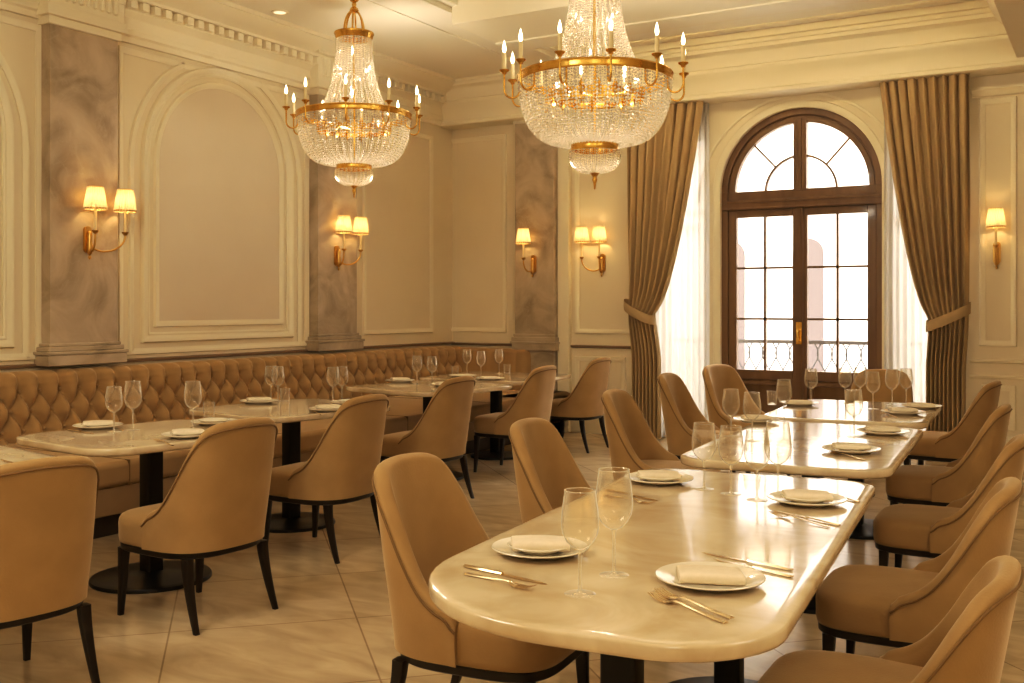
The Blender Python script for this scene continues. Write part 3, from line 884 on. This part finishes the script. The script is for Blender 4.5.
def plate(r, name):
    z = .016
    o = MB().lathe([(.0001, .003), (r * .55, .003), (r * .60, 0), (r * .63, .002), (r * .70, .006), (r * .985, z), (r, z + .002), (r * .985, z + .004), (r * .72, .0105), (r * .66, .007), (.0001, .0065)], 48).build(name, M['china'], None, smooth=True, ang=60)
    return register(o)
def napkin():
    # folded cloth: round fold at one long side, layered edges on the other
    h = .023; hw = .050; hl = .074
    prof = []
    for k in range(9):
        a = PI / 2 + PI * k / 8; prof.append((-hw + h / 2 + h / 2 * cos(a) * 1.0, h / 2 + h / 2 * sin(a)))
    nl = 3; lh = h / nl
    for q in range(nl):
        z0 = q * lh
        for k in range(5):
            a = -PI / 2 + PI * k / 4; prof.append((hw - .004 + lh * .5 * cos(a) - q * .003, z0 + lh / 2 + lh / 2 * .88 * sin(a)))
        if q < nl - 1: prof += [(hw - .006, z0 + lh - .0009), (-hw * .55, z0 + lh - .0006), (-hw * .6, z0 + lh), (-hw * .55, z0 + lh + .0006), (hw - .008, z0 + lh + .0009)]
    mb = MB(); rows = []
    for t, s in ((-1, .80), (-.985, .93), (-.95, .985), (-.8, 1), (-.3, 1.0), (.3, 1.0), (.8, 1), (.95, .985), (.985, .93), (1, .80)):
        rows.append([(x + .003 * sin(3 * t), t * hl + .004 * (x / hw), h / 2 + (z - h / 2) * s + .003 * (1 - t * t) * (z / h)) for x, z in prof])
    mb.grid(rows, close_u=True); n = len(prof)
    mb.f.append(tuple(range(n))[::-1]); mb.f.append(tuple(range(9 * n, 10 * n)))
    return register(mb.build('folded_napkin', M['linen'], None, smooth=True, ang=50))
def strip(mb, pts, hw, th):
    """flat bar along +y: pts [(y, z)], hw half widths"""
    rows = []
    for (y, z), w in zip(pts, hw):
        rows.append([(-w, y, z), (-w * .6, y, z + th), (w * .6, y, z + th), (w, y, z), (w * .6, y, z - th * .3), (-w * .6, y, z - th * .3)])
    o = len(mb.v); mb.grid(rows, close_u=True); mb.f.append(tuple(range(o, o + 6))); q = o + 6 * (len(pts) - 1); mb.f.append(tuple(range(q, q + 6))[::-1])
def fork():
    root = empty('fork'); C_ = M['cutlery']
    mb = MB(); strip(mb, [(-.10, .002), (-.07, .003), (-.02, .006), (.02, .010), (.035, .009)], [.0065, .006, .0035, .003, .004], .0022); mb.build('handle', C_, root, smooth=True)
    mb = MB(); strip(mb, [(.034, .009), (.042, .006), (.052, .004), (.058, .004)], [.004, .009, .0115, .0115], .0018)
    for k in range(4):
        x = -.0092 + k * .00613
        rows = [[(x - w, y, z), (x + w, y, z), (x + w, y, z + .0016), (x - w, y, z + .0016)] for y, z, w in ((.056, .0035, .0019), (.075, .004, .0017), (.092, .008, .0014), (.10, .0115, .0006))]
        mb.grid(rows, close_u=True)
    mb.build('tines', C_, root, smooth=True)
    return register(root)
def knife():
    root = empty('knife'); C_ = M['cutlery']
    mb = MB(); strip(mb, [(-.115, .002), (-.11, .002), (-.06, .003), (-.005, .0035)], [.004, .0075, .0062, .0048], .0035); mb.build('handle', C_, root, smooth=True)
    mb = MB(); rows = []
    for y, l, r in ((-.006, .004, .004), (.01, .006, .006), (.06, .008, .007), (.095, .007, .004), (.115, .001, -.0005)):
        rows.append([(-l, y, .0012), (r, y, .0012), (r, y, .0026), (-l, y, .003)])
    mb.grid(rows, close_u=True); mb.f.append((16, 17, 18, 19)); mb.build('blade', C_, root, smooth=True, ang=30)
    return register(root)
wg_tall, wg_std = wine_glass(.255, .046), wine_glass(.234, .0435)
tmb = tumbler(); dplate = plate(.128, 'dinner_plate'); splate = plate(.086, 'side_plate'); nap = napkin(); frk = fork(); knf = knife()

def glass(px, py, label, tall=False, group='wine glasses'):
    place(wg_tall if tall else wg_std, at(px, py, TZ), random.uniform(0, 6), label, 'wine glass', group)
def tumb(px, py, label):
    place(tmb, at(px, py, TZ), 0, label, 'tumbler', 'water tumblers')
def setting(px, py, rz, where, side=True, napk=True, big=True, s=1.):
    x, y, _ = at(px, py, TZ); z = TZ
    if big:
        place(dplate, (x, y, z), 0, 'large cream plate ' + where, 'plate', 'dinner plates', (s, s, 1)); z += .0065
    if side:
        place(splate, (x, y, z), 0, 'small upper plate ' + where, 'plate', 'side plates', (s, s, 1)); z += .0065
    if napk:
        place(nap, (x, y, z), rz, 'folded beige napkin on the plate ' + where, 'napkin', 'folded napkins', (s, s, 1))
def cut(proto, p0, p1, label, cat, z=TZ):
    """lay a piece with its handle end at photo pixel p0 and its tip towards p1"""
    a, b = at(*p0, TZ), at(*p1, TZ)
    dx, dy = b[0] - a[0], b[1] - a[1]; L = math.hypot(dx, dy); rz = math.atan2(-dx, dy)
    ln = .215
    k = max(.8, min(1.15, L / ln))
    place(proto, ((a[0] + b[0]) / 2, (a[1] + b[1]) / 2, z), rz, label, cat, 'cutlery', (1.15, k, 1))

# foreground table
setting(540, 553, R(118), 'at the near left of the foreground table')
setting(710, 583, R(112), 'at the near right of the foreground table', side=False)
setting(659, 482, R(115), 'at the far left of the foreground table')
setting(807, 503, R(110), 'at the far right of the foreground table')
glass(580, 594, 'wine glass nearest the camera, right of the near left plate', False)
glass(614, 575, 'tall wine glass just behind the nearest glass on the foreground table', True)
glass(704, 489, 'wine glass leftmost of four at the far end of the foreground table')
glass(731, 494, 'wine glass second from left of four at far end of foreground table')
glass(757, 500, 'wine glass third from left of four at far end of foreground table')
glass(778, 497, 'clear wine glass beside the far right plate of the foreground table', True)
cut(knf, (466, 567), (545, 585), 'gold toned knife before the near left plate of the foreground table', 'knife')
cut(frk, (463, 574), (536, 592), 'gold toned fork before the near left plate of the foreground table', 'fork')
cut(frk, (738, 628), (642, 594), 'gold toned fork nearest the table edge before the near right plate', 'fork')
cut(frk, (742, 624), (650, 592), 'gold toned fork paired behind the nearer fork before the near right plate', 'fork', TZ + .003)
cut(knf, (793, 571), (702, 553), 'gold toned knife behind the near right plate of the foreground table', 'knife')
cut(knf, (790, 577), (716, 560), 'gold toned knife closer to the near right plate of the foreground table', 'knife')
cut(knf, (606, 490), (659, 502), 'gold toned knife before the far left plate of the foreground table', 'knife')
cut(frk, (604, 496), (655, 506), 'gold toned fork before the far left plate of the foreground table', 'fork')
cut(frk, (833, 529), (768, 514), 'gold toned fork before the far right plate of the foreground table', 'fork')
cut(knf, (840, 526), (774, 511), 'gold toned knife before the far right plate of the foreground table', 'knife')
cut(knf, (856, 502), (829, 494), 'gold toned knife behind the far right plate of the foreground table', 'knife')
# middle table
setting(756, 422, R(115), 'at the far left of the middle central table')
setting(851, 452, R(110), 'at the near right of the middle central table')
setting(883, 434, R(110), 'at the far right of the middle central table')
glass(731, 436, 'clear wine glass at the left side of the middle central table')
glass(752, 441, 'clear wine glass right of the left one on the middle central table')
glass(784, 421, 'clear wine glass standing on the far left part of the middle central table')
glass(854, 437, 'clear wine glass behind the near right plate of the middle central table')
cut(frk, (872, 462), (824, 452), 'gold toned fork before the near right plate of the middle central table', 'fork')
cut(knf, (715, 434), (742, 437), 'gold toned knife at the left side of the middle central table', 'knife')
# window table
setting(799, 405, R(115), 'at the left of the window table', side=False)
setting(903, 414, R(110), 'at the near right of the window table')
setting(921, 408, R(110), 'at the far right of the window table', side=False)
tumb(772, 405, 'small clear tumbler at the left corner of the window table')
glass(811, 404, 'clear wine glass alone at the left of the window table')
glass(845, 403, 'clear wine glass at the centre of the window table, left of four')
tumb(850, 405, 'small clear tumbler among the wine glasses on the window table')
glass(860, 402, 'clear wine glass right beside the tumbler on the window table')
glass(873, 409, 'clear wine glass nearest the front edge of the window table')
glass(892, 405, 'clear wine glass left of the last one on the window table')
glass(906, 404, 'clear wine glass rightmost on the window table')
cut(frk, (897, 418), (882, 414), 'gold toned fork before the near right plate of the window table', 'fork')
# banquette tables
setting(98, 428, R(139), 'at the left of the first whole banquette table')
setting(188, 437, R(139), 'at the near right of the first whole banquette table')
setting(214, 424, R(139), 'at the far right of the first whole banquette table', napk=False)
glass(114, 432, 'clear wine glass leftmost on the first whole banquette table')
glass(133, 430, 'wine glass right of the leftmost one on the first whole banquette table', True)
glass(193, 430, 'clear wine glass at the right of the first whole banquette table', True)
tumb(209, 418, 'small clear tumbler at the right of the first whole banquette table')
cut(knf, (68, 430), (94, 434), 'gold toned knife beside the left plate of the first whole banquette table', 'knife')
cut(frk, (176, 447), (153, 440), 'gold toned fork before the right plate of the first whole banquette table', 'fork')
cut(knf, (18, 466), (2, 460), 'gold toned knife on the table cut off by the left photo edge', 'knife')
setting(259, 403, R(139), 'at the left of the second banquette table')
setting(329, 411, R(139), 'at the near right of the second banquette table')
setting(350, 404, R(139), 'at the far right of the second banquette table', napk=False)
glass(271, 400, 'clear wine glass at the left rear of the second banquette table')
glass(278, 401, 'clear wine glass next to the tumbler on the second banquette table')
tumb(285, 402, 'small clear tumbler on the second banquette table')
glass(333, 402, 'clear wine glass left of the right pair on the second banquette table')
glass(342, 401, 'clear wine glass right of the right pair on the second banquette table')
cut(frk, (325, 417), (308, 410), 'gold toned fork before the right plate of the second banquette table', 'fork')
setting(400, 382, R(139), 'left on the table before the far banquette corner', napk=True)
setting(446, 386, R(139), 'right on the table before the far banquette corner', side=False)
glass(417, 384, 'clear wine glass leftmost on the table before the far banquette corner')
glass(432, 385, 'clear wine glass right of the leftmost one before the far banquette corner')
setting(463, 377, R(139), 'at the left of the corner banquette table', side=False, napk=False)
setting(490, 380, R(139), 'at the near side of the corner banquette table', side=False)
glass(467, 374, 'clear wine glass leftmost on the corner banquette table')
glass(481, 377, 'clear wine glass in the middle of the corner banquette table')
glass(499, 374, 'clear wine glass rightmost on the corner banquette table')
tumb(455, 376, 'small clear tumbler at the left of the corner banquette table')
tumb(507, 374, 'small clear tumbler at the right of the corner banquette table')

# ------------------------------------------------------------------ chandeliers
def bead_strand_mesh(curve, rb, side):
    """columns of beads following curve(t)->(r,z); one middle column and two finer flanking ones"""
    mb = MB()
    L = 0; P_ = [curve(k / 200) for k in range(201)]
    cum = [0]
    for a, b in zip(P_[:-1], P_[1:]): cum.append(cum[-1] + math.dist(a, b))
    tot = cum[-1]
    def at_len(s):
        for i in range(200):
            if s <= cum[i + 1]:
                t = (s - cum[i]) / max(1e-9, cum[i + 1] - cum[i]); return (P_[i][0] + (P_[i + 1][0] - P_[i][0]) * t, P_[i][1] + (P_[i + 1][1] - P_[i][1]) * t)
        return P_[-1]
    for da, rr in ((0, rb), (side * .32, rb * .55), (-side * .32, rb * .55)):
        n = int(tot / (rr * (1.9 if da == 0 else 2.7)))
        for k in range(n):
            r, z = at_len(tot * (k + .5) / n)
            a = da
            c = (r * cos(a), r * sin(a), z)
            # faceted bead (octahedron-like)
            q = rr
            mb.add([(c[0], c[1], c[2] + q)] + [(c[0] + q * cos(PI / 2.5 * j), c[1] + q * sin(PI / 2.5 * j), c[2]) for j in range(5)] + [(c[0], c[1], c[2] - q)],
                   [(0, 1 + j, 1 + (j + 1) % 5) for j in range(5)] + [(6, 1 + (j + 1) % 5, 1 + j) for j in range(5)])
    return mb
def repeat(first, n, parent, a0=0.):
    first.rotation_euler = (0, 0, a0)
    for k in range(1, n):
        c = first.copy(); col.objects.link(c); c.parent = parent; c.rotation_euler = (0, 0, a0 + 2 * PI * k / n)
        for ch in first.children:
            d = ch.copy(); col.objects.link(d); d.parent = c
def chandelier(loc, scale, narm, a0, label, ztop, up):
    root = empty('chandelier', loc); root.scale = (scale,) * 3
    G = M['gold']
    tag(root, label, 'chandelier', 'crystal chandeliers')
    # gilded rings
    MB().lathe([(.468, -.022), (.484, -.026), (.490, -.018), (.486, 0), (.492, .018), (.486, .026), (.468, .022), (.468, -.022)], 72).build('gilded_ring', G, root, smooth=True, ang=50)
    MB().lathe([(.13, .66), (.150, .655), (.158, .665), (.162, .69), (.170, .70), (.168, .712), (.13, .71), (.13, .66)], 48).build('upper_band', G, root, smooth=True, ang=50)
    MB().lathe([(.130, -.455), (.146, -.455), (.150, -.44), (.150, -.41), (.144, -.40), (.130, -.40), (.13, -.455)], 48).build('lower_band', G, root, smooth=True, ang=50)
    # crown cage
    cr = MB()
    for k in range(6):
        a = 2 * PI * k / 6
        cr.tube([((.085 * math.cos(t * PI / 2 * .98) + .006) * cos(a), (.085 * math.cos(t * PI / 2 * .98) + .006) * sin(a), .71 + .19 * sin(t * PI / 2)) for t in [q / 8 for q in range(9)]], .008, 6)
    cr.lathe([(.09, .705), (.10, .71), (.10, .73), (.088, .735)], 32)
    cr.lathe([(.0001, .885), (.03, .888), (.04, .905), (.03, .925), (.016, .935), (.02, .955), (.012, .98), (.0001, .985)], 20)
    cr.build('crown', G, root, smooth=True, ang=50)
    ch = MB(); zt = (ztop - loc[2]) / scale
    ch.tube([(0, 0, .97), (0, 0, zt)], .010, 8); ch.lathe([(.012, zt - .06), (.03, zt - .05), (.06, zt - .015), (.065, zt), (.0001, zt)], 24)
    ch.build('hanging_rod', G, root, smooth=True, ang=50)
    # inner gallery of gilt leaves seen through the beads
    ig = MB(); ig.lathe([(.28, -.13), (.30, -.135), (.30, -.10), (.28, -.10)], 40)
    for k in range(18):
        a = 2 * PI * k / 18; ig.lathe([(.0001, -.16), (.022, -.13), (.018, -.09), (.0001, -.05)], 6, (.30 * cos(a), .30 * sin(a), 0))
    for k in range(4):
        a = PI / 2 * k; ig.tube([(.02 * cos(a), .02 * sin(a), -.11), (.29 * cos(a), .29 * sin(a), -.115)], .007, 6)
    ig.tube([(0, 0, .7), (0, 0, -.43)], .010, 8)
    ig.build('inner_frame', G, root, smooth=True, ang=50)
    # strands
    def neck(t): # from upper band to ring
        z = .66 - .64 * t; r = .148 + .018 * t + .135 * t ** 2.6
        return (r, z)
    def bowl(t):
        a = t * PI / 2
        r = .146 + (.478 - .146) * cos(a) ** .62 ; z = -.025 - .385 * sin(a) ** 1.05
        return (r, z)
    def drop(t):
        a = t * PI / 2
        r = .020 + .135 * cos(a) ** .7 * (1 + .12 * sin(2 * a)); z = -.455 - .135 * sin(a)
        return (r, z)
    for nm, cv, n, rb in (('neck_bead_strand', neck, 30, .0095), ('bowl_bead_strand', bowl, 46, .0125), ('drop_bead_strand', drop, 24, .0085)):
        key = nm
        if key in STR:
            o = bpy.data.objects.new(nm, STR[key]); col.objects.link(o); o.parent = root
        else:
            o = bead_strand_mesh(cv, rb, 2 * PI / n).build(nm, M['crystal'], root, doubles=False); STR[key] = o.data
        repeat(o, n, root)
    MB().lathe([(.0001, -.575), (.03, -.58), (.034, -.592), (.02, -.607), (.012, -.62), (.017, -.636), (.010, -.655), (.006, -.69), (.0001, -.70)], 20).build('finial', G, root, smooth=True, ang=50)
    # arms
    arm = MB(); pts = []
    for q in range(15):
        a = PI + (PI) * q / 14
        pts.append((.5225 + .05 * cos(a), 0, -.075 + .055 * sin(a)))
    pts = [(.472, 0, -.01), (.472, 0, -.05)] + pts[1:] + [(.5725, 0, -.03), (.5725, 0, .02)]
    arm.tube(pts, .0065, 8); arm.lathe([(.0001, .015), (.012, .018), (.016, .03), (.030, .038), (.032, .046), (.014, .048), (.014, .05)], 16, (.5725, 0, 0))
    arm = arm.build('arm', G, root, smooth=True, ang=50)
    cd = MB().lathe([(.0001, .045), (.0135, .045), (.0125, .15), (.008, .153), (.0001, .153)], 14, (.5725, 0, 0)).build('candle', M['candle'], arm, smooth=True, ang=50)
    MB().lathe([(.0001, .152), (.0085, .158), (.0125, .175), (.010, .195), (.005, .215), (.0001, .232)], 12, (.5725, 0, 0)).build('flame_bulb', M['flame'], arm, smooth=True)
    repeat(arm, narm, root, a0)
    def lamp(z, e, r):
        l = bpy.data.lights.new('chandelier_lamp', 'POINT'); l.energy = e; l.color = (1, .88, .70); l.shadow_soft_size = r
        o = bpy.data.objects.new('chandelier_lamp', l); col.objects.link(o); o.location = (loc[0], loc[1], loc[2] + z)
    lamp(-.20 * scale, 15, .03); lamp(.30 * scale, 9, .02)
    l = bpy.data.lights.new('ceiling_fill_spot', 'SPOT'); l.energy = up; l.color = (1, .89, .70); l.shadow_soft_size = .02; l.spot_size = R(125); l.spot_blend = 1  # extra spot added to brighten the ceiling, not a fitting of the chandelier
    o = bpy.data.objects.new('ceiling_fill_spot', l); col.objects.link(o); o.location = (loc[0], loc[1] + .38 * scale, loc[2] + .12 * scale)
    o.rotation_euler = Euler((R(142), 0, 0))
STR = {}
chandelier((-5.47, 6.80, 2.97), .97, 10, R(14), 'smaller looking crystal bead chandelier farther back, left in the photo', SOFZ, 22)
chandelier((-2.94, 6.12, 2.875), 1.03, 12, R(5), 'larger looking crystal bead chandelier nearer the camera, above the central tables', ZC, 55)

# ------------------------------------------------------------------ sconces
def sconce(loc, rz, arms, label, z=1.98):
    """local frame: wall at y=0, room towards -y, x to the right when facing the wall"""
    root = empty('wall_sconce', (loc[0], loc[1], z), rz); tag(root, label, 'wall lamp', 'brass wall sconces')
    B = M['brass']
    MB().prism(rrect(.032, .10, .03, 5), 0, .02, lambda x, y, d: (x, -d, y)).build('backplate', B, root, smooth=True, ang=40)
    MB().lathe([(.0001, -.15), (.008, -.145), (.012, -.13), (.006, -.118), (.02, -.10), (.024, -.06), (.016, .0), (.020, .04), (.012, .06), (.0001, .065)], 16, (0, -.035, 0)).build('stem_ornament', B, root, smooth=True, ang=50)
    for dx, dy in arms:
        a = MB(); pts = []
        x0, y0 = 0, -.035
        for q in range(17):
            t = q / 16
            f = .5 - .5 * cos(PI * t)
            pts.append((x0 + (dx - x0) * f, y0 + (dy - y0) * f, -.02 - .095 * sin(PI * min(1, t * 1.0)) + .06 * t))
        a.tube(pts, .0075, 8); a.lathe([(.0001, .04), (.012, .045), (.024, .06), (.026, .068), (.011, .07)], 16, (dx, dy, 0))
        arm = a.build('arm', B, root, smooth=True, ang=50)
        MB().lathe([(.0001, .065), (.011, .065), (.011, .26), (.0001, .262)], 12, (dx, dy, 0)).build('candle_tube', M['candle'], arm, smooth=True, ang=50)
        sh = MB(); n = 48; rows = []
        for r, zz in ((.082, .225), (.0815, .235), (.068, .31), (.056, .385), (.0555, .395)):
            rows.append([((r + .0045 * (k % 2)) * cos(2 * PI * k / n) + dx, (r + .0045 * (k % 2)) * sin(2 * PI * k / n) + dy, zz) for k in range(n)])
        sh = sh.grid(rows, close_u=True).build('lamp_shade', M['shade'], root, smooth=True, ang=30)
        tr = MB()
        tr.lathe([(.0835, .224), (.0855, .228), (.0845, .238), (.0825, .236)], 36, (dx, dy, 0)); tr.lathe([(.056, .388), (.0585, .390), (.0575, .397), (.0555, .396)], 36, (dx, dy, 0))
        tr.build('shade_trim', M['brass'], sh, smooth=True)
        l = bpy.data.lights.new('sconce_lamp', 'POINT'); l.energy = 1.6; l.color = (1, .66, .30); l.shadow_soft_size = .025
        o = bpy.data.objects.new('sconce_lamp', l); col.objects.link(o)
        o.location = Matrix.Translation((loc[0], loc[1], z)) @ Matrix.Rotation(rz, 4, 'Z') @ Vector((dx, dy, .31))
# left wall: facing the wall means looking to -x, so local +x runs along +y
sconce((PX, ly(91, PX + .05), 0), R(90), ((0, -.10), (.255, -.12)), 'brass double sconce with pleated shades on the leftmost marble pilaster', 1.90)
sconce((PX, ly(340, PX + .05), 0), R(90), ((0, -.10), (.24, -.12)), 'brass double sconce on the marble pilaster behind the left chandelier', 1.90)
sconce((bx(534, PY), PY, 0), 0, ((-.07, -.12),), 'brass single sconce on the marble pilaster near the back corner', 1.87)
sconce((bx(603, YB), YB, 0), 0, ((0, -.10), (-.20, -.12)), 'brass double sconce on the back wall left of the drape', 1.87)
sconce((bx(997, YB), YB, 0), 0, ((0, -.11),), 'brass single sconce on the back wall right of the right drape', 1.88)

# ------------------------------------------------------------------ light
def light(name, kind, loc, energy, colr, **kw):
    l = bpy.data.lights.new(name, kind); l.energy = energy; l.color = colr
    for k, v in kw.items(): setattr(l, k, v)
    o = bpy.data.objects.new(name, l); col.objects.link(o); o.location = loc
    return o
# unseen point lights added as warm fill for the room
light('room_fill', 'POINT', (-3.2, 1.2, 3.0), 95, (1, .90, .72), shadow_soft_size=.5, specular_factor=.1)
light('room_fill', 'POINT', (.8, 3.0, 3.0), 40, (1, .90, .72), shadow_soft_size=.5, specular_factor=.1)
light('room_fill', 'POINT', (.5, -1.0, 3.0), 50, (1, .90, .72), shadow_soft_size=.5, specular_factor=.1)
cv = light('ceiling_fill_strip', 'AREA', (-2.9, 8.55, 3.875), 30, (1, .88, .68), shape='RECTANGLE', size=4.0, size_y=.05)  # strip added to brighten the ceiling panel near the window
cv.rotation_euler = Euler((R(180 - 25), 0, 0))
s = light('daylight', 'SUN', (0, 14, 6), 28.0, (1, .96, .90), angle=R(50))
s.rotation_euler = Euler((R(-66), 0, R(-8)))     # sun shines towards -y and down

w = bpy.data.worlds.new('sky'); sc.world = w; w.use_nodes = True
n = w.node_tree.nodes; l = w.node_tree.links
bg = n['Background']
bg.inputs['Color'].default_value = (1, .97, .92, 1); bg.inputs['Strength'].default_value = 4.5

# ------------------------------------------------------------------ camera
cam = bpy.data.cameras.new('camera'); co = bpy.data.objects.new('camera', cam); col.objects.link(co)
cam.sensor_width = 36; cam.lens = FPX / 1024 * 36
cam.shift_y = -(341.5 - HY) / 1024
co.location = (0, 0, EYE); co.rotation_euler = (R(90), 0, YAW)
cam.clip_start = .05
sc.camera = co
sc.view_settings.view_transform = 'Standard'
sc.view_settings.look = 'None'
sc.view_settings.exposure = 0.46
vs = sc.view_settings
vs.use_curve_mapping = True
cvm = vs.curve_mapping.curves[3]
cvm.points.new(.05, .037); cvm.points.new(.32, .335)
vs.curve_mapping.update()
sc.cycles.use_denoising = True
